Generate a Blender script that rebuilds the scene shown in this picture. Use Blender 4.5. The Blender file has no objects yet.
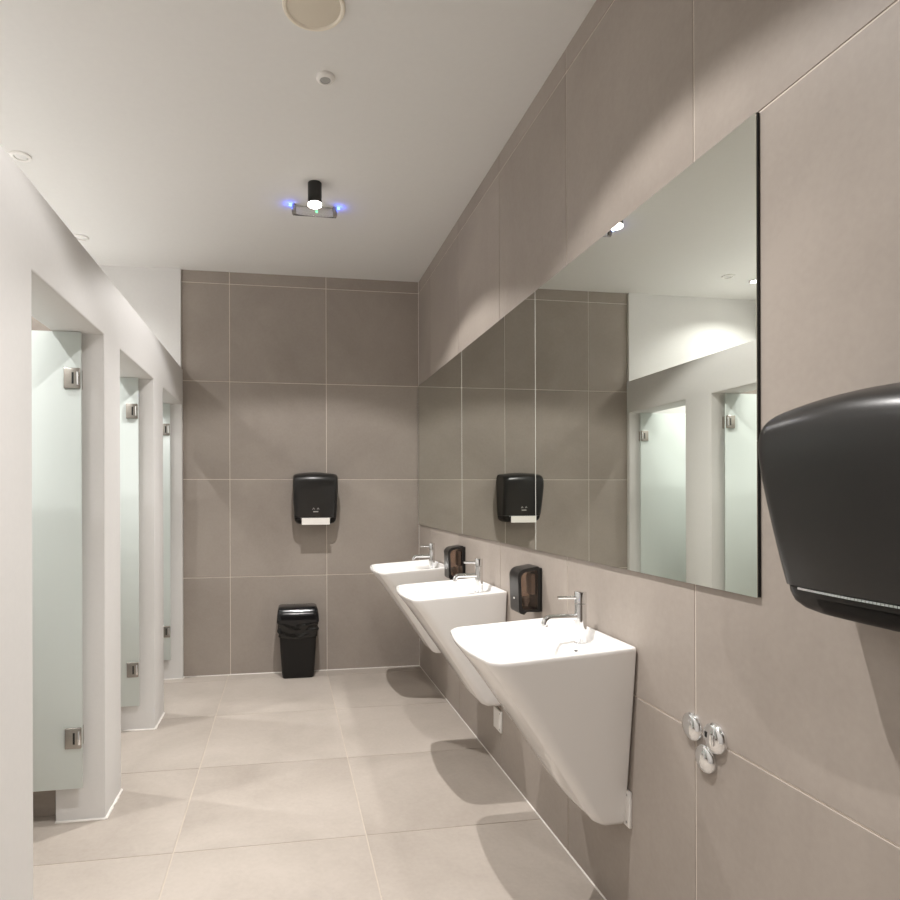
import bpy, bmesh, math, random
from mathutils import Vector, Matrix
random.seed(4)
scene = bpy.context.scene
C = scene.collection

# ------------------------------------------------------------------ camera, world, exposure
TH = 0.16227; HCAM = 1.3777
cam_d = bpy.data.cameras.new('camera'); cam = bpy.data.objects.new('camera', cam_d); C.objects.link(cam)
cam_d.sensor_fit = 'HORIZONTAL'; cam_d.sensor_width = 36.0
cam_d.lens = 619.21 / 900 * 36.0
cam_d.shift_x = (450 - 385.55) / 900
cam_d.shift_y = (494.9 - 450) / 900
cam_d.clip_start = 0.02
cam.matrix_world = (Matrix.Translation((0, 0, HCAM)) @ Matrix.Rotation(-TH, 4, 'Z')
                    @ Matrix.Rotation(math.pi / 2, 4, 'X') @ Matrix.Rotation(-0.00316, 4, 'Z'))
scene.camera = cam

world = bpy.data.worlds.new('world'); scene.world = world; world.use_nodes = True
world.node_tree.nodes['Background'].inputs[0].default_value = (0.9, 0.95, 1.0, 1)
world.node_tree.nodes['Background'].inputs[1].default_value = 0.3

vs = scene.view_settings
vs.view_transform = 'Standard'; vs.look = 'None'; vs.gamma = 1.0; vs.use_curve_mapping = False
vs.exposure = 0.56
scene.cycles.max_bounces = 14; scene.cycles.diffuse_bounces = 10
scene.cycles.glossy_bounces = 6; scene.cycles.transmission_bounces = 8

CORRIDOR_W = 25.0       # each black corridor downlight
CUBICLE_W = 14.0        # each recessed cubicle downlight
WARM = (1.0, 0.97, 0.945)
COOL = (1.0, 0.985, 0.965)

# ------------------------------------------------------------------ dimensions
XR = 1.074; YB = 4.884; XL = -0.756; XI = -0.956; XO = -2.0; HC = 3.092
YN = -2.2              # wall behind the camera
PT = 2.335             # top of the cubicle front wall
OT = 2.066             # head of the openings
OPEN = [(2.036, 2.80), (3.061, 3.825), (4.100, 4.842)]
T = 0.75

# ------------------------------------------------------------------ materials
MATS = {}
def nodes(name):
    m = bpy.data.materials.new(name); m.use_nodes = True
    MATS[name] = m
    nt = m.node_tree
    return m, nt, nt.nodes, nt.links, nt.nodes['Principled BSDF']

def plain(name, col, rough=0.5, metal=0.0, noise=0.0, scale=20.0, bump=0.0, spec=0.5, coat=0.0):
    m, nt, N, L, p = nodes(name)
    p.inputs['Roughness'].default_value = rough; p.inputs['Metallic'].default_value = metal
    p.inputs['Specular IOR Level'].default_value = spec
    p.inputs['Coat Weight'].default_value = coat
    tc = N.new('ShaderNodeTexCoord'); nz = N.new('ShaderNodeTexNoise')
    nz.inputs['Scale'].default_value = scale; nz.inputs['Detail'].default_value = 5
    L.new(tc.outputs['Object'], nz.inputs['Vector'])
    r = N.new('ShaderNodeValToRGB')
    r.color_ramp.elements[0].position = 0.3; r.color_ramp.elements[1].position = 0.7
    lo = [c * (1 - noise) for c in col]; hi = [min(1, c * (1 + noise)) for c in col]
    r.color_ramp.elements[0].color = (*lo, 1); r.color_ramp.elements[1].color = (*hi, 1)
    L.new(nz.outputs['Fac'], r.inputs['Fac']); L.new(r.outputs['Color'], p.inputs['Base Color'])
    if bump:
        b = N.new('ShaderNodeBump'); b.inputs['Strength'].default_value = bump; b.inputs['Distance'].default_value = 0.002
        L.new(nz.outputs['Fac'], b.inputs['Height']); L.new(b.outputs['Normal'], p.inputs['Normal'])
    return m

def emit(name, col, s):
    m = bpy.data.materials.new(name); m.use_nodes = True
    nt = m.node_tree; nt.nodes.clear()
    e = nt.nodes.new('ShaderNodeEmission'); o = nt.nodes.new('ShaderNodeOutputMaterial')
    e.inputs[0].default_value = (*col, 1); e.inputs[1].default_value = s
    nt.links.new(e.outputs[0], o.inputs[0]); MATS[name] = m
    return m

def tile_mat(name, dark, light, rough, big=1.3, streak=1.0, rvar=0.06, spec=0.25):
    """cement-look porcelain: cloudy patches, fine grain, faint brushed streaks, a shade of its own per tile"""
    m, nt, N, L, p = nodes(name)
    tc = N.new('ShaderNodeTexCoord'); oi = N.new('ShaderNodeObjectInfo')
    off = N.new('ShaderNodeVectorMath'); off.operation = 'MULTIPLY_ADD'
    comb = N.new('ShaderNodeCombineXYZ')
    for k in range(3): L.new(oi.outputs['Random'], comb.inputs[k])
    L.new(comb.outputs[0], off.inputs[0]); off.inputs[1].default_value = (37, 53, 71); L.new(tc.outputs['Object'], off.inputs[2])
    n1 = N.new('ShaderNodeTexNoise'); n1.inputs['Scale'].default_value = big; n1.inputs['Detail'].default_value = 7; n1.inputs['Roughness'].default_value = 0.62
    n1.inputs['Distortion'].default_value = 0.5
    n2 = N.new('ShaderNodeTexNoise'); n2.inputs['Scale'].default_value = 60; n2.inputs['Detail'].default_value = 4
    L.new(off.outputs[0], n1.inputs['Vector']); L.new(off.outputs[0], n2.inputs['Vector'])
    a = N.new('ShaderNodeMath'); a.operation = 'MULTIPLY_ADD'; a.inputs[1].default_value = 0.22
    L.new(n2.outputs['Fac'], a.inputs[0]); L.new(n1.outputs['Fac'], a.inputs[2])
    b = N.new('ShaderNodeMath'); b.operation = 'MULTIPLY_ADD'; b.inputs[1].default_value = rvar * 2
    L.new(oi.outputs['Random'], b.inputs[0]); L.new(a.outputs[0], b.inputs[2])
    r = N.new('ShaderNodeValToRGB')
    r.color_ramp.elements[0].position = 0.38; r.color_ramp.elements[1].position = 0.88
    r.color_ramp.elements[0].color = (*dark, 1); r.color_ramp.elements[1].color = (*light, 1)
    L.new(b.outputs[0], r.inputs['Fac']); L.new(r.outputs['Color'], p.inputs['Base Color'])
    rr = N.new('ShaderNodeMapRange'); rr.inputs['To Min'].default_value = rough - 0.05; rr.inputs['To Max'].default_value = rough + 0.08
    L.new(n1.outputs['Fac'], rr.inputs['Value']); L.new(rr.outputs[0], p.inputs['Roughness'])
    p.inputs['Specular IOR Level'].default_value = spec
    bp = N.new('ShaderNodeBump'); bp.inputs['Strength'].default_value = 0.05; bp.inputs['Distance'].default_value = 0.002
    L.new(n2.outputs['Fac'], bp.inputs['Height']); L.new(bp.outputs['Normal'], p.inputs['Normal'])
    return m

tile_mat('wall_tile', (0.288, 0.250, 0.219), (0.388, 0.342, 0.303), 0.5)
tile_mat('floor_tile', (0.325, 0.285, 0.248), (0.455, 0.407, 0.362), 0.36, big=1.6)
tile_mat('cubicle_tile', (0.15, 0.125, 0.105), (0.2, 0.17, 0.145), 0.5)
plain('grout', (0.72, 0.65, 0.58), 0.85, noise=0.06)
plain('floor_grout', (0.50, 0.44, 0.375), 0.85, noise=0.05)
plain('paint', (0.715, 0.705, 0.692), 0.62, noise=0.01, scale=60, bump=0.03)
plain('ceiling_paint', (0.74, 0.73, 0.71), 0.85, noise=0.008, scale=40)
plain('caulk', (0.84, 0.81, 0.77), 0.5, noise=0.05, scale=30, bump=0.3)
plain('ceramic', (0.86, 0.845, 0.825), 0.09, noise=0.004, scale=8, coat=0.3)
plain('chrome', (0.82, 0.83, 0.84), 0.06, 1.0)
plain('brushed', (0.40, 0.375, 0.34), 0.28, 1.0, noise=0.04, scale=200)
plain('black_plastic', (0.012, 0.0112, 0.0105), 0.31, noise=0.08, scale=400, bump=0.04)
plain('black_satin', (0.010, 0.0092, 0.0085), 0.36, noise=0.05, scale=300, spec=0.3)
plain('black_gloss', (0.006, 0.006, 0.007), 0.13)
plain('black_bag', (0.007, 0.0066, 0.006), 0.12, noise=0.1, scale=30, bump=0.5)
plain('black_metal', (0.012, 0.011, 0.010), 0.45)
plain('black_edge', (0.006, 0.006, 0.006), 0.6)
plain('white_plastic', (0.80, 0.78, 0.75), 0.4)
plain('cream_plastic', (0.66, 0.60, 0.50), 0.5)
plain('cream_rim', (0.82, 0.76, 0.65), 0.45)
plain('grey_plastic', (0.35, 0.35, 0.34), 0.5)
plain('glass_edge', (0.72, 0.73, 0.68), 0.3)
plain('paper', (0.86, 0.83, 0.79), 0.9, noise=0.02, scale=150)
plain('pouch', (0.75, 0.68, 0.62), 0.5, noise=0.05)
plain('print_grey', (0.45, 0.43, 0.41), 0.6)
plain('dark_slot', (0.01, 0.01, 0.01), 0.6)
emit('lamp_glow', (1.0, 0.95, 0.88), 14.0)
emit('downlight_glow', (1.0, 0.965, 0.92), 9.0)
emit('blue_led', (0.10, 0.20, 1.0), 5.0)
emit('green_led', (0.15, 0.9, 0.35), 2.0)

def mirror_mat():
    m, nt, N, L, p = nodes('mirror')
    p.inputs['Base Color'].default_value = (0.80, 0.825, 0.775, 1)
    p.inputs['Metallic'].default_value = 1.0; p.inputs['Roughness'].default_value = 0.0
mirror_mat()

def frosted():
    m = bpy.data.materials.new('frosted_glass'); m.use_nodes = True; MATS['frosted_glass'] = m
    nt = m.node_tree; N = nt.nodes; L = nt.links; N.clear()
    col = (0.90, 0.97, 0.945, 1)
    o = N.new('ShaderNodeOutputMaterial')
    d = N.new('ShaderNodeBsdfDiffuse'); d.inputs[0].default_value = col
    t = N.new('ShaderNodeBsdfTranslucent'); t.inputs[0].default_value = (0.92, 0.985, 0.96, 1)
    g = N.new('ShaderNodeBsdfGlossy'); g.inputs[0].default_value = (1, 1, 1, 1); g.inputs['Roughness'].default_value = 0.3
    mx = N.new('ShaderNodeMixShader'); mx.inputs[0].default_value = 0.32
    L.new(d.outputs[0], mx.inputs[1]); L.new(t.outputs[0], mx.inputs[2])
    fr = N.new('ShaderNodeFresnel'); fr.inputs[0].default_value = 1.35
    m2 = N.new('ShaderNodeMixShader'); L.new(fr.outputs[0], m2.inputs[0]); L.new(mx.outputs[0], m2.inputs[1]); L.new(g.outputs[0], m2.inputs[2])
    L.new(m2.outputs[0], o.inputs[0])
frosted()

def clear(name, tint, gloss=0.08, alpha=0.0, body=(0.5, 0.5, 0.5)):
    """thin clear plastic: tinted see-through with a glossy skin"""
    m = bpy.data.materials.new(name); m.use_nodes = True; MATS[name] = m
    nt = m.node_tree; N = nt.nodes; L = nt.links; N.clear()
    o = N.new('ShaderNodeOutputMaterial')
    t = N.new('ShaderNodeBsdfTransparent'); t.inputs[0].default_value = (*tint, 1)
    d = N.new('ShaderNodeBsdfDiffuse'); d.inputs[0].default_value = (*body, 1)
    g = N.new('ShaderNodeBsdfGlossy'); g.inputs['Roughness'].default_value = gloss
    mx = N.new('ShaderNodeMixShader'); mx.inputs[0].default_value = alpha
    L.new(t.outputs[0], mx.inputs[1]); L.new(d.outputs[0], mx.inputs[2])
    fr = N.new('ShaderNodeFresnel'); fr.inputs[0].default_value = 1.45
    m2 = N.new('ShaderNodeMixShader'); L.new(fr.outputs[0], m2.inputs[0]); L.new(mx.outputs[0], m2.inputs[1]); L.new(g.outputs[0], m2.inputs[2])
    L.new(m2.outputs[0], o.inputs[0])
clear('smoked', (0.80, 0.735, 0.69))
clear('acrylic', (0.98, 0.98, 0.99), alpha=0.12, body=(0.85, 0.85, 0.88))

# ------------------------------------------------------------------ mesh helpers
def link(name, bm, mat, parent=None, smooth=False, loc=None, autosmooth=None):
    me = bpy.data.meshes.new(name)
    bmesh.ops.recalc_face_normals(bm, faces=bm.faces)
    bm.to_mesh(me); bm.free()
    me.materials.append(MATS[mat])
    if smooth:
        for p in me.polygons: p.use_smooth = True
        if autosmooth is not None:
            me.set_sharp_from_angle(angle=math.radians(autosmooth))
    o = bpy.data.objects.new(name, me); C.objects.link(o)
    if parent: o.parent = parent
    if loc is not None: o.location = loc
    return o

def add_box(bm, x0, x1, y0, y1, z0, z1, bevel=0.0, seg=2):
    vs_ = [bm.verts.new(v) for v in ((x0,y0,z0),(x1,y0,z0),(x1,y1,z0),(x0,y1,z0),(x0,y0,z1),(x1,y0,z1),(x1,y1,z1),(x0,y1,z1))]
    fs = [bm.faces.new([vs_[i] for i in f]) for f in ((3,2,1,0),(4,5,6,7),(0,1,5,4),(1,2,6,5),(2,3,7,6),(3,0,4,7))]
    if bevel:
        es = list({e for f in fs for e in f.edges})
        bmesh.ops.bevel(bm, geom=es, offset=bevel, segments=seg, profile=0.5, affect='EDGES')
    return bm

def box(name, mat, ext, parent=None, bevel=0.0, seg=2):
    return link(name, add_box(bmesh.new(), *ext, bevel=bevel, seg=seg), mat, parent, smooth=bevel > 0, autosmooth=50)

def add_cyl(bm, c, axis, r0, r1, h, n=32, cap0=True, cap1=True, bev=0.0):
    """frustum from c along axis"""
    axis = Vector(axis).normalized(); q = axis.to_track_quat('Z', 'Y'); c = Vector(c)
    prof = [(r0, 0.0), (r1, h)] if not bev else [(r0 - bev, 0.0), (r0, bev), (r1, h - bev), (r1 - bev, h)]
    return add_lathe(bm, c, q, prof, n, cap0, cap1)

def add_lathe(bm, c, q, prof, n=32, cap0=True, cap1=True):
    rings = []
    for r, z in prof:
        rings.append([bm.verts.new(c + q @ Vector((r * math.cos(2*math.pi*k/n), r * math.sin(2*math.pi*k/n), z))) for k in range(n)])
    for a, b in zip(rings, rings[1:]):
        for k in range(n): bm.faces.new((a[k], a[(k+1) % n], b[(k+1) % n], b[k]))
    if cap0: bm.faces.new(rings[0][::-1])
    if cap1: bm.faces.new(rings[-1])
    return bm

def lathe(name, mat, c, axis, prof, parent=None, n=40, cap0=True, cap1=True):
    q = Vector(axis).normalized().to_track_quat('Z', 'Y')
    return link(name, add_lathe(bmesh.new(), Vector(c), q, prof, n, cap0, cap1), mat, parent, smooth=True, autosmooth=40)

def loft(bm, rings, cap0=True, cap1=True):
    R = [[bm.verts.new(p) for p in r] for r in rings]
    n = len(R[0])
    for a, b in zip(R, R[1:]):
        for k in range(n): bm.faces.new((a[k], a[(k+1) % n], b[(k+1) % n], b[k]))
    if cap0: bm.faces.new(R[0][::-1])
    if cap1: bm.faces.new(R[-1])
    return bm

def add_tube(bm, pts, r, n=16):
    pts = [Vector(p) for p in pts]; rings = []
    rr = r if isinstance(r, (list, tuple)) else [r] * len(pts)
    for i, p in enumerate(pts):
        t = (pts[min(i+1, len(pts)-1)] - pts[max(i-1, 0)]).normalized()
        q = t.to_track_quat('Z', 'Y')
        rings.append([p + q @ Vector((rr[i]*math.cos(2*math.pi*k/n), rr[i]*math.sin(2*math.pi*k/n), 0)) for k in range(n)])
    return loft(bm, rings)

def add_prism(bm, poly, axis_vec, to3):
    """extrude a 2D polygon: to3(a, b, s) places it, s in (0, 1)"""
    A = [bm.verts.new(to3(a, b, 0)) for a, b in poly]; B = [bm.verts.new(to3(a, b, 1)) for a, b in poly]
    n = len(poly)
    bm.faces.new(A[::-1]); bm.faces.new(B)
    for k in range(n): bm.faces.new((A[k], A[(k+1) % n], B[(k+1) % n], B[k]))
    return bm

def empty(name, loc=(0, 0, 0), rz=0.0):
    o = bpy.data.objects.new(name, None); C.objects.link(o); o.location = loc; o.rotation_euler = (0, 0, rz)
    o.empty_display_size = 0.05
    return o

def tag(o, label, cat, group=None, kind=None):
    o['label'] = label; o['category'] = cat
    if group: o['group'] = group
    if kind: o['kind'] = kind
    return o

def struct(o, label=None, cat=None):
    o['kind'] = 'structure'
    if label: o['label'] = label
    if cat: o['category'] = cat
    return o

def copy_tree(o, parent=None):
    c = o.copy(); C.objects.link(c); c.parent = parent
    for ch in o.children: copy_tree(ch, c)
    return c

# ------------------------------------------------------------------ the room shell
J = 0.005      # joint width
TK = 0.010     # tile thickness
tile_cache = {}
def tile_piece(parent, mat, lo, hi, normal):
    """one porcelain tile as its own mesh piece; alike sizes share mesh data"""
    size = tuple(round(b - a, 4) for a, b in zip(lo, hi)); key = (size, mat, normal)
    ctr = [(a + b) / 2 for a, b in zip(lo, hi)]
    if key not in tile_cache:
        bm = add_box(bmesh.new(), *[v for s in size for v in (-s/2, s/2)], bevel=0.0009, seg=1)
        me = bpy.data.meshes.new('tile'); bmesh.ops.recalc_face_normals(bm, faces=bm.faces); bm.to_mesh(me); bm.free()
        me.materials.append(MATS[mat]); tile_cache[key] = me
    o = bpy.data.objects.new('tile', tile_cache[key]); C.objects.link(o); o.parent = parent; o.location = ctr
    return o

def spans(lo, hi, joints):
    e = [lo] + [j for j in sorted(joints) if lo + 0.01 < j < hi - 0.01] + [hi]
    return [(a + J/2 if a != lo else a, b - J/2 if b != hi else b) for a, b in zip(e, e[1:])]

# floor
floor = struct(box('floor', 'floor_grout', (XO - 0.1, XR + 0.12, YN - 0.1, YB + 0.12, -0.12, -0.0022)),
               'beige porcelain tiled floor of the washroom', 'floor')
fx = [XR - 0.75 * k for k in range(6)]
fy = [2.488 + 0.7525 * k for k in range(-7, 5)]
for a, b in spans(XO, XR, fx):
    for c, d in spans(YN, YB, fy):
        tile_piece(floor, 'floor_tile', (a, c, -TK), (b, d, 0.0), 'z')

rows = [0.75, 1.5, 2.25, 3.0]
# right wall
wall_r = struct(box('wall_right', 'grout', (XR + 0.0022, XR + 0.12, YN - 0.1, YB + 0.12, -0.0022, HC)),
                'grey-brown cement-look tiled wall behind the washbasins', 'wall')
ry = [1.4876 + 0.75 * k for k in range(-6, 6)]
for a, b in spans(YN, YB, ry):
    for c, d in spans(0.0, HC, rows):
        tile_piece(wall_r, 'wall_tile', (XR, a, c), (XR + TK, b, d), 'x')
# back wall: tiled part and painted part over the cubicles
wall_b = struct(box('wall_back', 'grout', (XL - 0.01, XR, YB + 0.0022, YB + 0.12, -0.0022, HC)),
                'grey-brown tiled end wall with paper towel dispenser and bin', 'wall')
for a, b in spans(XL - 0.008, XR, [XR - 0.7445, XR - 1.4845]):
    for c, d in spans(0.0, HC, rows):
        tile_piece(wall_b, 'wall_tile', (a, YB, c), (b, YB + TK, d), 'y')
struct(box('wall_back_painted', 'paint', (XO - 0.1, XL - 0.0105, YB + 0.004, YB + 0.12, -0.0022, HC)),
       'white painted end wall above and inside the cubicles', 'wall')
struct(box('wall_pilaster', 'paint', (XI, XL - 0.011, YB - 0.022, YB + 0.0035, PT, HC)),
       'narrow white pilaster above the cubicle front by the end wall', 'wall')
struct(box('wall_left', 'paint', (XO - 0.12, XO, YN - 0.1, YB + 0.12, -0.0022, HC)),
       'white painted outer wall of the cubicles', 'wall')
struct(box('wall_rear', 'wall_tile', (XO - 0.1, XR, YN - 0.12, YN, -0.0022, HC)),
       'grey-brown wall behind the viewer', 'wall')
struct(box('ceiling', 'ceiling_paint', (XO - 0.1, XR + 0.12, YN - 0.1, YB + 0.12, HC, HC + 0.1)),
       'white painted ceiling', 'ceiling')

# cubicle front wall with three openings, one clean shell
bm = bmesh.new()
ys = [YN] + [v for o_ in OPEN for v in o_] + [YB - 0.001]
segs = []
for i in range(len(ys) - 1):
    a, b = ys[i], ys[i+1]
    opening = (a, b) in OPEN
    segs.append((a, b, opening))
# grid faces, shared vertices: front (XL), back (XI), reveals, soffits, top
V = {}
def vtx(x, y, z):
    k = (round(x, 5), round(y, 5), round(z, 5))
    if k not in V: V[k] = bm.verts.new(k)
    return V[k]
def quad(*p): bm.faces.new([vtx(*q) for q in p])
for a, b, op in segs:
    for x in (XL, XI):
        quad((x, a, OT), (x, b, OT), (x, b, PT), (x, a, PT))
        if not op: quad((x, a, 0), (x, b, 0), (x, b, OT), (x, a, OT))
    quad((XL, a, PT), (XL, b, PT), (XI, b, PT), (XI, a, PT))
    if op: quad((XL, a, OT), (XL, b, OT), (XI, b, OT), (XI, a, OT))
    else: quad((XL, a, 0), (XL, b, 0), (XI, b, 0), (XI, a, 0))
for a, b in OPEN:
    for y in (a, b): quad((XL, y, 0), (XI, y, 0), (XI, y, OT), (XL, y, OT))
for y in (YN, YB - 0.001):
    quad((XL, y, 0), (XI, y, 0), (XI, y, OT), (XL, y, OT)); quad((XL, y, OT), (XI, y, OT), (XI, y, PT), (XL, y, PT))
bmesh.ops.recalc_face_normals(bm, faces=bm.faces)
es = [e for e in bm.edges if len(e.link_faces) == 2 and e.calc_face_angle() > 0.7
      and min(v.co.z for v in e.verts) > -1 and not (max(v.co.z for v in e.verts) < 0.001)]
bmesh.ops.bevel(bm, geom=es, offset=0.006, segments=2, profile=0.5, affect='EDGES')
part = struct(link('wall_partition', bm, 'paint', smooth=True, autosmooth=35),
              'off-white painted cubicle front wall with three door openings', 'wall')

# cubicle dividers, tiled on both faces
DIV = [(0.86, 0.996, 'tiled cubicle divider left of the frame'), (1.866, 2.000, 'tiled divider before the nearest cubicle'),
       (2.866, 3.030, 'tiled divider behind the nearest glass door'), (3.890, 4.062, 'tiled divider behind the middle glass door')]
for a, b, n in DIV:
    d = struct(box('wall_divider', 'paint', (XO, XI, a + TK, b - TK, -0.0022, PT), bevel=0.003),
               n, 'wall')
    for c0, c1 in spans(XO, XI - 0.002, [XI - 0.75]):
        for z0, z1 in spans(0.0, PT - 0.004, rows):
            tile_piece(d, 'wall_tile', (c0, a, z0), (c1, a + TK, z1), 'y')
            tile_piece(d, 'paint', (c0, b - TK, z0), (c1, b, z1), 'y')

# pale sealant beads where walls meet the floor, and in the tiled corners
def bead(name, p0, p1, r, label):
    return struct(link(name, add_tube(bmesh.new(), [p0, p1], r, 8), 'caulk', smooth=True), label, 'sealant')
bead('trim_1', (XR, YN, 0.0), (XR, YB, 0.0), 0.0045, 'pale sealant bead along the foot of the basin wall')
bead('trim_2', (XL, YB, 0.0), (XR, YB, 0.0), 0.0045, 'pale sealant bead along the foot of the end wall')
bead('trim_3', (XR, YB, 0.0), (XR, YB, HC), 0.003, 'thin sealant line in the tiled corner')
k = 4
for (a, b) in [(YN, OPEN[0][0]), (OPEN[0][1], OPEN[1][0]), (OPEN[1][1], OPEN[2][0]), (OPEN[2][1], YB)]:
    bmb = bmesh.new(); add_tube(bmb, [(XI, a if a > YN else YN, 0), (XL, a, 0)], 0.006, 8) if a > YN else None
    n_ = 14; rnd = random.Random(k)
    add_tube(bmb, [(XL, a + (b - a) * i / n_, 0) for i in range(n_ + 1)], [0.005 + 0.005 * rnd.random() for i in range(n_ + 1)], 8)
    if b < YB - 0.01: add_tube(bmb, [(XL, b, 0), (XI, b, 0)], 0.006, 8)
    struct(link('trim_%d' % k, bmb, 'caulk', smooth=True), 'rough white sealant at the foot of ' + ('the long cubicle wall at left', 'the pier between the first two doors', 'the pier between the last two doors', 'the narrow pier by the end wall')[k - 4], 'sealant'); k += 1

# ------------------------------------------------------------------ frosted glass doors, standing open at 90 degrees
def make_door(n, yj, label):
    d = empty('door_%d' % n, (XI + 0.12, yj, 0.0))
    struct(d, label, 'door')
    gx1 = -0.836 - (XI + 0.12); gx0 = gx1 - 0.66
    yg = -0.042
    box('glass_panel', 'frosted_glass', (gx0, gx1, yg, yg + 0.010, 0.156, OT - 0.004), d, bevel=0.0012, seg=1)
    for z in (1.868, 0.368):
        h = box('hinge', 'brushed', (gx1 - 0.066, gx1 - 0.002, yg - 0.009, yg + 0.019, z - 0.043, z + 0.043), d, bevel=0.003)
        box('knuckle', 'chrome', (gx1 - 0.016, gx1 - 0.004, yg - 0.0105, yg + 0.0235, z - 0.030, z + 0.030), h, bevel=0.004)
        box('slot', 'dark_slot', (gx1 - 0.034, gx1 - 0.026, yg - 0.0096, yg - 0.0086, z - 0.024, z + 0.024), h)
        box('wall_plate', 'brushed', (gx1 - 0.060, gx1 - 0.006, yg + 0.024, -0.0005, z - 0.040, z + 0.040), h, bevel=0.002)
    return d
make_door(1, OPEN[0][1], 'open frosted glass door of the nearest cubicle')
make_door(2, OPEN[1][1], 'open frosted glass door of the middle cubicle')
make_door(3, OPEN[2][1], 'open frosted glass door of the cubicle by the end wall')

# ------------------------------------------------------------------ mirrors
MZ0, MZ1, MT = 1.140, 2.249, 0.009
for (a, b, lab) in ((1.256, 2.518, 'large frameless mirror panel nearest, reflecting cubicle doors'),
                    (2.518, 3.632, 'frameless mirror panel in the middle, reflecting the paper towel dispenser'),
                    (3.632, 4.872, 'frameless mirror panel meeting the end wall')):
    m = empty('wall_mirror', (XR, (a + b) / 2, MZ0)); w = (b - a) / 2
    tag(m, lab, 'mirror', 'mirror panels above the washbasins')
    box('backing', 'black_edge', (-MT + 0.003, -0.0003, -w + 0.0006, w - 0.0006, 0.001, MZ1 - MZ0 - 0.001), m)
    box('glass', 'mirror', (-MT, -MT + 0.0029, -w + 0.0022, w - 0.0022, 0, MZ1 - MZ0), m)
    for s in (-1, 1):
        if s < 0 and a < 1.3: continue
        box('polished_edge', 'glass_edge', (-MT - 0.0002, -MT + 0.0030, min(s * (w - 0.0021), s * (w - 0.0001)), max(s * (w - 0.0021), s * (w - 0.0001)), 0, MZ1 - MZ0), m)

# ------------------------------------------------------------------ washbasins
def basin_ring(u0, D, hw, r, bow, z, tilt, n=7, m=12, rb=0.008):
    """outline in (u = out from the wall, v = along it); flat back at u0, bowed front at D"""
    r = min(r, hw * 0.8); rb = min(rb, hw * 0.3)
    P = []
    P += [(u0, hw - rb), (u0, 0.0), (u0, -(hw - rb)), (u0 + rb * 0.3, -(hw - rb * 0.3)), (u0 + rb, -hw)]
    fr = D - bow - r                              # where the front corner starts on the side
    P += [(u0 + rb + (fr - u0 - rb) * t, -hw) for t in (0.33, 0.66)]
    for i in range(n + 1):
        a = math.pi / 2 * i / n
        P.append((fr + r * math.sin(a), -hw + r * (1 - math.cos(a))))
    for i in range(1, m):
        v = -(hw - r) + 2 * (hw - r) * i / m
        P.append((D - bow * (v / (hw - r)) ** 2, v))
    for i in range(n + 1):
        a = math.pi / 2 * (1 - i / n)
        P.append((fr + r * math.sin(a), hw - r * (1 - math.cos(a))))
    P += [(u0 + rb + (fr - u0 - rb) * t, hw) for t in (0.66, 0.33)]
    P += [(u0 + rb, hw), (u0 + rb * 0.3, hw - rb * 0.3)]
    return [(-u, v, z - tilt * u) for u, v in P]

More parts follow.
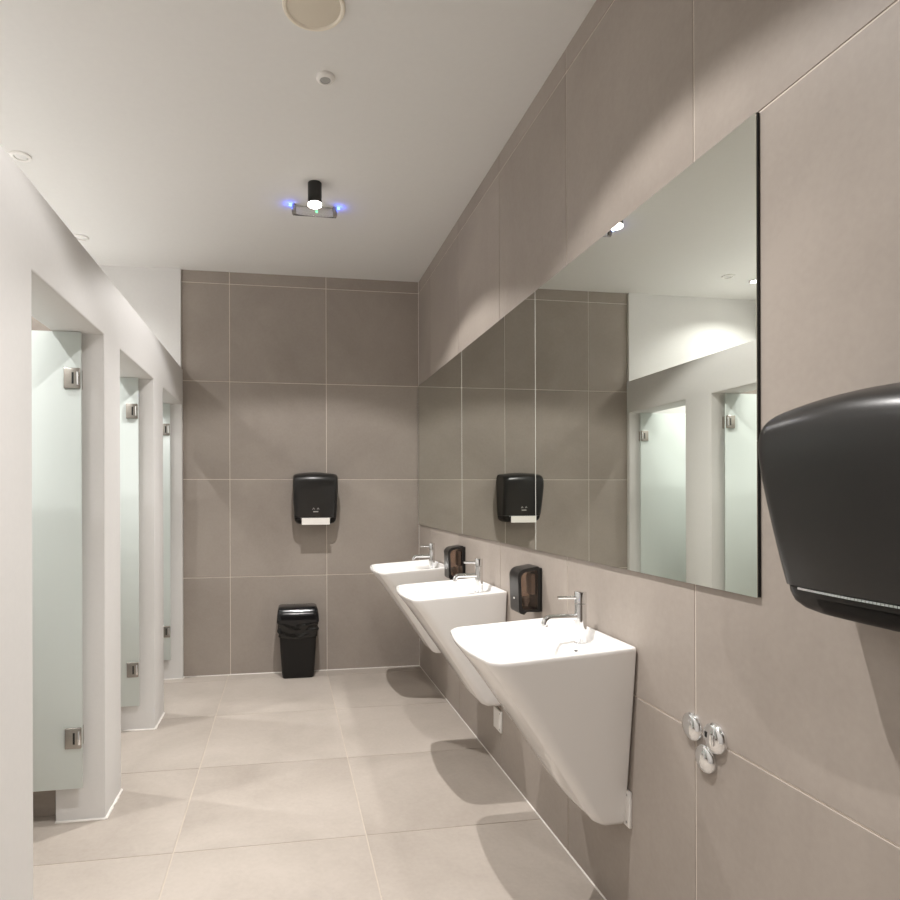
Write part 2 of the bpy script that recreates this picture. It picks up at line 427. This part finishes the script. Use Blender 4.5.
def make_basin(label):
    b = empty('washbasin'); tag(b, label, 'washbasin', 'wedge-shaped washbasins along the mirror wall')
    G = 0.005; TL = 0.066
    ZR = 0.907; D = 0.493; HW = 0.256
    R = []
    # outside, bottom to rim
    R.append(basin_ring(G + .006, 0.070, 0.172, 0.020, 0.002, 0.326, 0.0))
    R.append(basin_ring(G + .003, 0.098, 0.185, 0.026, 0.004, 0.329, 0.0))
    R.append(basin_ring(G + .002, 0.118, 0.190, 0.031, 0.006, 0.341, 0.0))
    R.append(basin_ring(G, 0.138, 0.193, 0.035, 0.008, 0.366, 0.004))
    for t in (0.12, 0.3, 0.5, 0.7, 0.88):
        R.append(basin_ring(G, 0.138 + (D - 0.007 - 0.138) * t, 0.193 + (HW - 0.193) * t, 0.035 + 0.027 * t, 0.008 + 0.012 * t, 0.366 + (0.890 - 0.366) * t, TL * t))
    R.append(basin_ring(G, D - 0.0035, HW - 0.001, 0.062, 0.020, ZR - 0.017, TL))
    R.append(basin_ring(G, D, HW, 0.063, 0.020, ZR - 0.006, TL))
    R.append(basin_ring(G + .001, D - 0.002, HW - 0.0015, 0.062, 0.020, ZR - 0.0015, TL))
    R.append(basin_ring(G + .003, D - 0.005, HW - 0.0045, 0.060, 0.020, ZR, TL))
    # over the rim and inside
    R.append(basin_ring(G + .010, D - 0.011, HW - 0.010, 0.056, 0.019, ZR - 0.001, TL))
    R.append(basin_ring(G + .013, D - 0.015, HW - 0.014, 0.053, 0.018, ZR - 0.006, TL))
    R.append(basin_ring(G + .018, D - 0.021, HW - 0.019, 0.050, 0.018, ZR - 0.026, TL))
    R.append(basin_ring(G + .030, D - 0.030, HW - 0.028, 0.045, 0.017, ZR - 0.032, TL))
    R.append(basin_ring(0.135, D - 0.042, HW - 0.045, 0.045, 0.015, ZR - 0.035, TL))
    R.append(basin_ring(0.143, D - 0.052, HW - 0.055, 0.045, 0.013, ZR - 0.045, TL))
    R.append(basin_ring(0.160, D - 0.090, HW - 0.080, 0.05, 0.010, ZR - 0.100, TL * .7))
    R.append(basin_ring(0.180, D - 0.130, HW - 0.110, 0.05, 0.006, ZR - 0.122, TL * .5))
    R.append(basin_ring(0.220, D - 0.170, HW - 0.180, 0.03, 0.002, ZR - 0.128, TL * .4))
    link('basin', loft(bmesh.new(), R), 'ceramic', b, smooth=True, autosmooth=60)
    box('mounting_block', 'white_plastic', (-G - 0.004, -0.0003, -0.10, 0.10, 0.50, 0.80), b)
    # drain and overflow
    zd = ZR - 0.128 - 0.4 * TL * 0.265
    dr = lathe('drain', 'chrome', (-0.268, 0, zd + 0.0005), (0, 0, 1), [(0.026, 0), (0.026, 0.002), (0.019, 0.004), (0.017, 0.001)], b, 28)
    lathe('overflow', 'dark_slot', (-0.131, -0.105, ZR - 0.0345 - TL * 0.128), (0, 0, 1), [(0.005, -0.001), (0.0055, 0.0012), (0.003, 0.0014)], b, 16)
    # mixer tap standing on the rear ledge
    tu = 0.072; zt = ZR - 0.0325 - TL * tu
    tap = lathe('tap', 'chrome', (-tu, -0.02, zt - 0.001), (0, 0, 1), [(0.0235, 0), (0.0235, 0.003), (0.0200, 0.004), (0.0200, 0.134)], b, 32)
    lathe('tap_head', 'chrome', (-tu, -0.02, zt + 0.1345), (0, 0, 1), [(0.0185, 0), (0.0202, 0.0015), (0.0202, 0.038), (0.0188, 0.0405), (0.0005, 0.041)], tap, 32, cap1=False)
    lev = bmesh.new(); add_tube(lev, [(-tu - 0.014, -0.02, zt + 0.154), (-tu - 0.03, -0.02, zt + 0.155), (-tu - 0.082, -0.02, zt + 0.156)], [0.0060, 0.0056, 0.0052], 14)
    link('lever', lev, 'chrome', tap, smooth=True, autosmooth=40)
    sp = bmesh.new(); zs = zt + 0.088
    pts = [(-tu - 0.010, -0.02, zs)] + [(-tu - 0.110, -0.02, zs)]
    for i in range(1, 8):
        a = math.pi / 2 * i / 7
        pts.append((-tu - 0.110 - 0.020 * math.sin(a), -0.02, zs - 0.020 * (1 - math.cos(a))))
    pts.append((-tu - 0.130, -0.02, zs - 0.028))
    add_tube(sp, pts, 0.0110, 20)
    link('spout', sp, 'chrome', tap, smooth=True, autosmooth=40)
    return b

b0 = make_basin('white wedge-shaped ceramic washbasin nearest, its whole flat side in view')
b0.location = (XR, 2.008, 0)
b1 = copy_tree(b0); b1.location = (XR, 3.130, 0); b1['label'] = 'white wedge-shaped ceramic washbasin in the middle, between two soap dispensers'
b2 = copy_tree(b0); b2.location = (XR, 4.172, 0); b2['label'] = 'white wedge-shaped ceramic washbasin farthest, beside the tiled end wall'

# white wall plates near the foot of the basins
def make_plate(y0, y1, z0, z1, label):
    p = empty('wall_bracket', (XR, (y0 + y1) / 2, z0)); w = (y1 - y0) / 2; h = z1 - z0
    tag(p, label, 'bracket', 'white brackets under the washbasins')
    box('plate', 'white_plastic', (-0.010, -0.0003, -w, w, 0, h), p, bevel=0.002)
    for z in (0.014, h - 0.014):
        lathe('screw', 'grey_plastic', (-0.0095, -w + 0.016, z), (-1, 0, 0), [(0.0045, 0), (0.0042, 0.0012), (0.001, 0.0006)], p, 14)
make_plate(1.792, 1.875, 0.328, 0.442, 'white bracket with two screws at the foot of the nearest basin')
make_plate(2.962, 3.070, 0.182, 0.290, 'white bracket on the wall under the middle basin')

# ------------------------------------------------------------------ soap dispensers
def fillet(poly, rads, n=6):
    out = []
    N_ = len(poly)
    for i, (p, r) in enumerate(zip(poly, rads)):
        p = Vector(p); a = Vector(poly[i-1]) - p; b = Vector(poly[(i+1) % N_]) - p
        if r <= 0: out.append(tuple(p)); continue
        a.normalize(); b.normalize()
        ang = a.angle(b); d = r / math.tan(ang / 2)
        c = p + (a + b).normalized() * (r / math.sin(ang / 2))
        s = p + a * d; e = p + b * d
        v0 = s - c; v1 = e - c
        for k_ in range(n + 1):
            t = k_ / n
            v = v0.lerp(v1, t); v.normalize(); out.append(tuple(c + v * r))
    return out

def make_soap(label):
    d = empty('soap_dispenser'); tag(d, label, 'soap dispenser', 'black soap dispensers between the washbasins')
    H = 0.192; W = 0.050
    # side outlines in (u, z)
    outer = fillet([(0.012, 0.0), (0.012, H + 0.002), (0.110, H - 0.014), (0.104, -0.002), (0.082, -0.010), (0.070, 0.002)], [0, 0.008, 0.036, 0.008, 0.004, 0.004])
    inner_o = fillet([(0.021, 0.010), (0.021, H - 0.014), (0.096, H - 0.027), (0.090, 0.010)], [0.004, 0.006, 0.026, 0.018])
    # solid cover: front, top and both side frames (a frame plate on each side with the window hole)
    def frame(bm, v0, v1, outline, hole):
        # ring plate: triangulated strip between outline and hole by angle order
        ctr = Vector((0.055, 0.09))
        def ray_hit(poly, a):
            dd = Vector((math.cos(a), math.sin(a))); best = None
            for i in range(len(poly)):
                p = Vector(poly[i]); q = Vector(poly[(i+1) % len(poly)])
                e = q - p; den = dd.x * e.y - dd.y * e.x
                if abs(den) < 1e-12: continue
                w = p - ctr; t = (w.x * e.y - w.y * e.x) / den; s_ = (w.x * dd.y - w.y * dd.x) / den
                if t > 0 and -1e-6 <= s_ <= 1 + 1e-6 and (best is None or t > best): best = t
            return ctr + dd * best
        n = 72
        A = [ray_hit(outline, 2*math.pi*i/n) for i in range(n)]; B = [ray_hit(hole, 2*math.pi*i/n) for i in range(n)]
        Q = []
        for v in (v0, v1):
            Q.append(([bm.verts.new((-p.x, v, p.y)) for p in A], [bm.verts.new((-p.x, v, p.y)) for p in B]))
        (a0, h0), (a1, h1) = Q
        for i in range(n):
            j = (i + 1) % n
            bm.faces.new((a0[i], a0[j], h0[j], h0[i])); bm.faces.new((a1[j], a1[i], h1[i], h1[j]))
            bm.faces.new((a0[j], a0[i], a1[i], a1[j])); bm.faces.new((h0[i], h0[j], h1[j], h1[i]))
    bm = bmesh.new()
    frame(bm, -W, W, outer, inner_o)
    cov = link('cover', bm, 'black_plastic', d, smooth=True, autosmooth=35)
    win = [((x - 0.052) * 0.995 + 0.052, (z - 0.09) * 0.995 + 0.09) for x, z in inner_o]
    for nm, v0, v1 in (('side_window', -W + 0.004, -W + 0.006), ('side_window', W - 0.006, W - 0.004)):
        bm = bmesh.new(); add_prism(bm, win, None, lambda a, b, s, v0=v0, v1=v1: (-a, v0 + (v1 - v0) * s, b))
        link(nm, bm, 'smoked', d)
    # cartridge behind the window
    box('soap_pouch', 'pouch', (-0.042, -0.022, -0.030, 0.030, 0.070, 0.158), d, bevel=0.006, seg=3)
    lathe('pump', 'white_plastic', (-0.056, 0, 0.018), (0, 0, 1), [(0.010, 0), (0.012, 0.008), (0.018, 0.022), (0.018, 0.040)], d, 20)
    box('back_plate', 'black_satin', (-0.013, -0.0003, -W + 0.001, W - 0.001, 0.0, H - 0.006), d, bevel=0.004)
    box('latch', 'white_plastic', (-0.1085, -0.1055, -0.006, 0.004, 0.052, 0.058), d)
    return d
s0 = make_soap('black soap dispenser with smoked side window beside the nearest basin'); s0.location = (XR, 2.520, 0.882)
s1 = copy_tree(s0); s1.location = (XR, 3.640, 0.878); s1['label'] = 'black soap dispenser behind the middle basin tap, farther along the wall'

# ------------------------------------------------------------------ paper towel dispensers
def catmull(xs, ys_, x):
    for i in range(len(xs) - 1):
        if xs[i] <= x <= xs[i+1]:
            t = (x - xs[i]) / (xs[i+1] - xs[i])
            def m_(k):
                if k == 0: return (ys_[1]-ys_[0]) / (xs[1]-xs[0])
                if k == len(xs)-1: return (ys_[-1]-ys_[-2]) / (xs[-1]-xs[-2])
                return (ys_[k+1]-ys_[k-1]) / (xs[k+1]-xs[k-1])
            h = xs[i+1]-xs[i]
            return ((2*t**3-3*t**2+1)*ys_[i] + (t**3-2*t**2+t)*h*m_(i) + (-2*t**3+3*t**2)*ys_[i+1] + (t**3-t**2)*h*m_(i+1))
    return ys_[-1]

def disp_ring(D, hw, r, z, arch=0.0, bow=0.010):
    n, m = 8, 12
    P = [(0.002, hw), (0.002, hw*0.5), (0.002, 0), (0.002, -hw*0.5), (0.002, -hw)]
    r = min(r, (D - 0.004) * 0.8); bow = min(bow, D * 0.06)
    fr = D - bow - r
    P += [(fr * 0.5, -hw)]
    for i in range(n + 1):
        a = math.pi/2*i/n; P.append((fr + r*math.sin(a), -hw + r*(1-math.cos(a))))
    for i in range(1, m):
        v = -(hw-r) + 2*(hw-r)*i/m; P.append((D - bow*(v/(hw-r))**2, v))
    for i in range(n + 1):
        a = math.pi/2*(1-i/n); P.append((fr + r*math.sin(a), hw - r*(1-math.cos(a))))
    P += [(fr * 0.5, hw)]
    return [(-u, v, z - arch*(v/hw)**2) for u, v in P]

ZS = [0.050, 0.10, 0.18, 0.26, 0.31, 0.345, 0.37, 0.386, 0.396, 0.400]
DS = [0.160, 0.172, 0.190, 0.206, 0.212, 0.209, 0.194, 0.167, 0.120, 0.060]
WS = [0.161, 0.164, 0.167, 0.169, 0.1695, 0.1690, 0.1675, 0.164, 0.157, 0.144]
def make_towel(label, paper, ws=1.0):
    d = empty('paper_towel_dispenser'); tag(d, label, 'paper towel dispenser', 'black paper towel dispensers')
    R = []
    z = 0.053
    zz = [0.053 + (0.40 - 0.053) * (1 - (1 - i / 34) ** 1.6) for i in range(35)]
    for z in zz:
        R.append(disp_ring(catmull(ZS, DS, z), catmull(ZS, WS, z) * ws, 0.042, z, arch=(0.022 if ws > 1 else 0.012) * ((z - 0.053) / 0.347) ** 3))
    cov = link('cover', loft(bmesh.new(), R), 'black_plastic', d, smooth=True, autosmooth=50)
    B = [(0.0, 0.105, 0.118), (0.004, 0.122, 0.132), (0.012, 0.139, 0.145), (0.024, 0.150, 0.1545), (0.040, 0.1555, 0.1585), (0.0505, 0.1565, 0.1592)]
    bz = link('base', loft(bmesh.new(), [disp_ring(D_, w_ * ws, 0.042, z_) for z_, D_, w_ in B]), 'black_satin', d, smooth=True, autosmooth=50)
    # bright serrated tear bar in the slot between base and cover
    bar = bmesh.new(); n_ = 44
    for i in range(n_):
        v0 = ws * (-0.118 + 0.236 * i / n_); v1 = ws * (-0.118 + 0.236 * (i + 1) / n_)
        u = 0.1580 - 0.009 * ((v0 + v1) / 2 / 0.118 / ws) ** 2
        add_box(bar, -u - 0.0035, -u + 0.010, v0, v1 + (-0.0006), 0.0475, 0.0515)
    link('tear_bar', bar, 'chrome', bz)
    if paper:
        pp = bmesh.new(); add_box(pp, -0.168, -0.163, -0.106, 0.106, -0.002, 0.0495, bevel=0.001, seg=1)
        link('paper_sheet', pp, 'paper', d)
    else:
        # flap let into the lower lip
        pb = bmesh.new(); rows_ = []
        for z_, D_ in ((0.006, 0.1265), (0.012, 0.1395), (0.024, 0.1505), (0.036, 0.1548)):
            rows_.append([(-(D_ + 0.0012 - 0.010 * (v / 0.11 / ws) ** 2), v, z_) for v in [-0.085 * ws + 0.17 * ws * i / 10 for i in range(11)]])
        Rv = [[pb.verts.new(p) for p in r_] for r_ in rows_]
        for a_, b_ in zip(Rv, Rv[1:]):
            for i in range(10): pb.faces.new((a_[i], a_[i+1], b_[i+1], b_[i]))
        ret = bmesh.ops.solidify(pb, geom=pb.faces[:], thickness=-0.003)
        link('lower_flap', pb, 'black_satin', d, smooth=True, autosmooth=40)
    if not paper: return d
    # small printed mark low on the cover: a word bar under two hand signs
    zc = 0.098; Dz = catmull(ZS, DS, zc)
    box('logo_word', 'print_grey', (-Dz - 0.0012, -Dz + 0.001, -0.019, 0.019, zc - 0.004, zc + 0.003), d)
    Dz2 = catmull(ZS, DS, zc + 0.022)
    for s in (-1, 1):
        sg = bmesh.new()
        for t in (-1, 1):
            a0 = (s * 0.017, zc + 0.030); a1 = (s * 0.017 + t * 0.007, zc + 0.016)
            add_prism(sg, [(a0[0] - 0.0018, a0[1]), (a0[0] + 0.0018, a0[1]), (a1[0] + 0.0018, a1[1]), (a1[0] - 0.0018, a1[1])], None,
                      lambda a, b, q, Dz2=Dz2: (-Dz2 - 0.0012 + 0.003 * q, a, b))
        link('logo_hand', sg, 'print_grey', d)
    return d
t0 = make_towel('large black paper towel dispenser in the right foreground beside the mirror', False, 1.2)
t0.location = (XR, 0.850, 1.156)
t1 = make_towel('small black paper towel dispenser with white paper on the far end wall', True)
t1.location = (0.236, YB, 1.155); t1.rotation_euler = (0, 0, math.pi / 2)

# ------------------------------------------------------------------ waste bin
def rrect(hx, hy, r, z, n=6, jit=None):
    P = []
    for cx_, cy_, a0 in ((hx-r, hy-r, 0), (-(hx-r), hy-r, 90), (-(hx-r), -(hy-r), 180), (hx-r, -(hy-r), 270)):
        for i in range(n + 1):
            a = math.radians(a0 + 90*i/n); P.append((cx_ + r*math.cos(a), cy_ + r*math.sin(a), z))
    # fill the long straights so the bag can wrinkle
    Q = []
    for i, p in enumerate(P):
        q = P[(i+1) % len(P)]; Q.append(p)
        if (Vector(p) - Vector(q)).length > 0.05:
            for t in range(1, 12): Q.append(tuple(Vector(p).lerp(Vector(q), t/12)))
    if jit: Q = [jit(p) for p in Q]
    return Q
binn = empty('waste_bin', (0.100, 4.778, 0)); tag(binn, 'black plastic waste bin lined with a bag, standing on the floor', 'bin')
def bw(z): return 0.119 + 0.026 * z / 0.42, 0.074 + 0.014 * z / 0.42
rs = [rrect(0.110, 0.066, 0.020, 0.0), rrect(0.117, 0.073, 0.022, 0.006)]
for z in (0.05, 0.15, 0.25, 0.35, 0.42): rs.append(rrect(*bw(z), 0.024, z))
link('bin_body', loft(bmesh.new(), rs), 'black_satin', binn, smooth=True, autosmooth=60)
rb_ = random.Random(3); ph = [rb_.random() * 6.3 for _ in range(6)]
rs = []
for i in range(27):
    t = i / 26; z = 0.312 + 0.123 * t
    w_, d_ = bw(z)
    def jit(p, z=z, t=t):
        ang = math.atan2(p[1], p[0])
        # slack folds sagging across the front, a rolled hem above
        fx_ = p[0] / 0.15
        sag = -0.022 * (1 - fx_ * fx_) + 0.008 * math.sin(3 * ang + ph[1])
        zz2 = z - sag
        fold = (0.0075 * math.sin(zz2 * 95 + 1.1 * math.sin(fx_ * 3 + ph[2])) + 0.0035 * math.sin(zz2 * 170 + 5 * fx_ + ph[4])
                + 0.0025 * math.sin(13 * fx_ + ph[3] + 60 * z))
        k_ = 1 + (0.007 + fold * (1 - 0.65 * min(1.0, abs(fx_)) ** 4) * (0.25 + 0.75 * math.sin(math.pi * min(1, t * 1.05)))) / 0.11
        return (p[0] * k_, p[1] * k_, z + sag * 0.5 * (1 - t))
    rs.append(rrect(w_, d_, 0.026, z, jit=jit))
link('bin_bag', loft(bmesh.new(), rs, cap0=False, cap1=True), 'black_bag', binn, smooth=True, autosmooth=80)
rs = []
for z, wx, dy, oy in ((0.418, 0.155, 0.094, 0), (0.424, 0.158, 0.096, 0), (0.450, 0.157, 0.095, 0), (0.480, 0.1545, 0.091, 0.004), (0.510, 0.150, 0.083, 0.010), (0.527, 0.144, 0.072, 0.018), (0.533, 0.136, 0.060, 0.024)):
    rs.append([(x, y + oy, zz_) for x, y, zz_ in rrect(wx, dy, 0.024, z)])
link('bin_lid', loft(bmesh.new(), rs), 'black_gloss', binn, smooth=True, autosmooth=60)

# ------------------------------------------------------------------ chrome valve caps on the basin wall
def make_valve(y, z, r, label, slot):
    v = empty('valve_cap', (XR, y, z)); tag(v, label, 'valve cap', 'chrome valve caps on the tiled wall')
    lathe('rosette', 'chrome', (0, 0, 0), (-1, 0, 0), [(r, 0.0), (r, 0.004), (r * 0.97, 0.009), (r * 0.86, 0.013), (r * 0.6, 0.016), (r * 0.3, 0.0175), (r*0.02, 0.018)], v, 40)
    if slot == 'slot':
        box('key_slot', 'dark_slot', (-0.0180, -0.010, -0.001 + r*0.40, 0.006 + r*0.40, -0.002, 0.012), v)
        box('grip_bar', 'chrome', (-0.0215, -0.012, -0.014, -0.007, -0.014, 0.014), v, bevel=0.002)
    else:
        lathe('screw', 'grey_plastic', (-0.0160, -0.004, r * 0.38), (-1, 0, 0), [(0.0045, 0), (0.004, 0.001)], v, 14)
    return v
make_valve(1.494, 0.759, 0.0375, 'chrome valve cap on the left of the three, upper', 'dot')
make_valve(1.406, 0.761, 0.039, 'chrome valve cap on the right of the three, with grip bar', 'slot')
make_valve(1.441, 0.695, 0.0365, 'lowest of the three chrome valve caps', 'dot')

# ------------------------------------------------------------------ lamps
def beam(l, z, watts, col, parts):
    """reflector beam of a lamp: a wide cone with a cut-off plus a stronger soft core"""
    for size, blend, wt in parts:
        sd = bpy.data.lights.new('lamp_light', 'SPOT'); s = bpy.data.objects.new('lamp_light', sd); C.objects.link(s); s.parent = l
        s.location = (0, 0, z); sd.energy = watts * wt; sd.color = col
        sd.spot_size = math.radians(size); sd.spot_blend = blend; sd.shadow_soft_size = 0.013

def make_lamp(x, y, label, k=1.0):
    l = empty('ceiling_lamp', (x, y, HC)); tag(l, label, 'lamp', 'black surface downlights along the corridor')
    lathe('housing', 'black_metal', (0, 0, 0), (0, 0, -1), [(0.036, 0.0), (0.038, 0.002), (0.038, 0.112), (0.034, 0.112)], l, 36)
    lathe('diffuser', 'lamp_glow', (0, 0, -0.113), (0, 0, -1), [(0.034, 0.0), (0.037, 0.001), (0.037, 0.010), (0.034, 0.013)], l, 36)
    beam(l, -0.132, CORRIDOR_W * 4 * k, WARM, ((126, 0.2, 0.40), (104, 1.0, 0.98)))
    return l
make_lamp(0.171, 3.42, 'black cylinder ceiling lamp glowing in front of the glass sign', 1.12)
make_lamp(0.171, 1.58, 'black cylinder ceiling lamp above the viewer', 1.0)
make_lamp(0.171, -0.26, 'black cylinder ceiling lamp behind the viewer', 0.8)

def make_downlight(x, y, label):
    l = empty('downlight', (x, y, HC)); tag(l, label, 'downlight', 'recessed downlights over the cubicles')
    lathe('trim_ring', 'black_metal', (0, 0, 0.0005), (0, 0, -1), [(0.046, 0.0), (0.046, 0.004), (0.040, 0.006), (0.036, 0.003)], l, 32)
    lathe('lens', 'downlight_glow', (0, 0, -0.0035), (0, 0, -1), [(0.0355, 0.0), (0.035, 0.004), (0.02, 0.007), (0.001, 0.008)], l, 32)
    beam(l, -0.016, CUBICLE_W * 4, COOL, ((140, 0.5, 0.42), (100, 1.0, 1.1)))
make_downlight(-1.62, 4.44, 'recessed downlight over the cubicle by the end wall')
make_downlight(-1.62, 3.44, 'recessed downlight over the middle cubicle')
make_downlight(-1.62, 2.44, 'recessed downlight over the nearest cubicle')
make_downlight(-1.62, 1.44, 'recessed downlight over the cubicle outside the left frame edge')

# ------------------------------------------------------------------ ceiling fittings
def make_ring(x, y, label):
    r = empty('ceiling_vent', (x, y, HC)); tag(r, label, 'vent', 'small white rings above the cubicles')
    lathe('ring', 'white_plastic', (0, 0, 0.0), (0, 0, -1), [(0.050, 0.0), (0.049, 0.006), (0.043, 0.010), (0.032, 0.009), (0.030, 0.002)], r, 36, cap1=False)
    lathe('core', 'ceiling_paint', (0, 0, -0.001), (0, 0, -1), [(0.027, 0.0), (0.027, 0.004), (0.02, 0.006)], r, 28)
make_ring(-1.305, 3.375, 'small white ceiling ring nearer, at the left edge of the picture')
make_ring(-1.325, 4.375, 'small white ceiling ring farther, just above the partition top')

sp = empty('ceiling_speaker', (0.108, 2.180, HC)); tag(sp, 'large round cream ceiling disc with pale rim at the top edge', 'speaker')
lathe('rim', 'cream_rim', (0, 0, 0), (0, 0, -1), [(0.110, 0.0), (0.110, 0.006), (0.106, 0.011), (0.099, 0.011), (0.094, 0.005)], sp, 56, cap1=False)
lathe('disc', 'cream_plastic', (0, 0, -0.001), (0, 0, -1), [(0.0935, 0.0), (0.0935, 0.004), (0.07, 0.007), (0.001, 0.008)], sp, 56)

dt = empty('motion_detector', (0.172, 2.545, HC)); tag(dt, 'small round white ceiling detector with grey centre', 'detector')
lathe('housing', 'white_plastic', (0, 0, 0), (0, 0, -1), [(0.039, 0.0), (0.039, 0.006), (0.034, 0.013), (0.024, 0.016), (0.022, 0.014)], dt, 40, cap1=False)
lathe('sensor', 'grey_plastic', (0, 0, -0.008), (0, 0, -1), [(0.022, 0.0), (0.022, 0.005), (0.016, 0.0065), (0.001, 0.007)], dt, 32)

# glass sign hanging from two clamps, lit blue at both ends
sg = empty('glass_sign', (0.183, 3.690, HC)); tag(sg, 'small clear ceiling sign with blue glow behind the black lamp', 'sign')
box('plate', 'acrylic', (-0.128, 0.128, -0.003, 0.003, -0.064, -0.006), sg, bevel=0.001, seg=1)
for s in (-1, 1):
    c = box('clamp', 'brushed', (s*0.121 - 0.012, s*0.121 + 0.012, -0.010, 0.010, -0.056, 0.0), sg, bevel=0.002)
    bl = box('led', 'blue_led', (s*0.142 - 0.008, s*0.142 + 0.008, -0.005, 0.005, -0.010, -0.002), c)
    pd = bpy.data.lights.new('led_light', 'POINT'); p_ = bpy.data.objects.new('led_light', pd); C.objects.link(p_); p_.parent = c
    p_.location = (s * 0.142, -0.004, -0.020); pd.energy = 0.12; pd.color = (0.03, 0.10, 1.0); pd.shadow_soft_size = 0.006
box('indicator', 'green_led', (0.006, 0.018, -0.0042, -0.0031, -0.040, -0.028), sg)
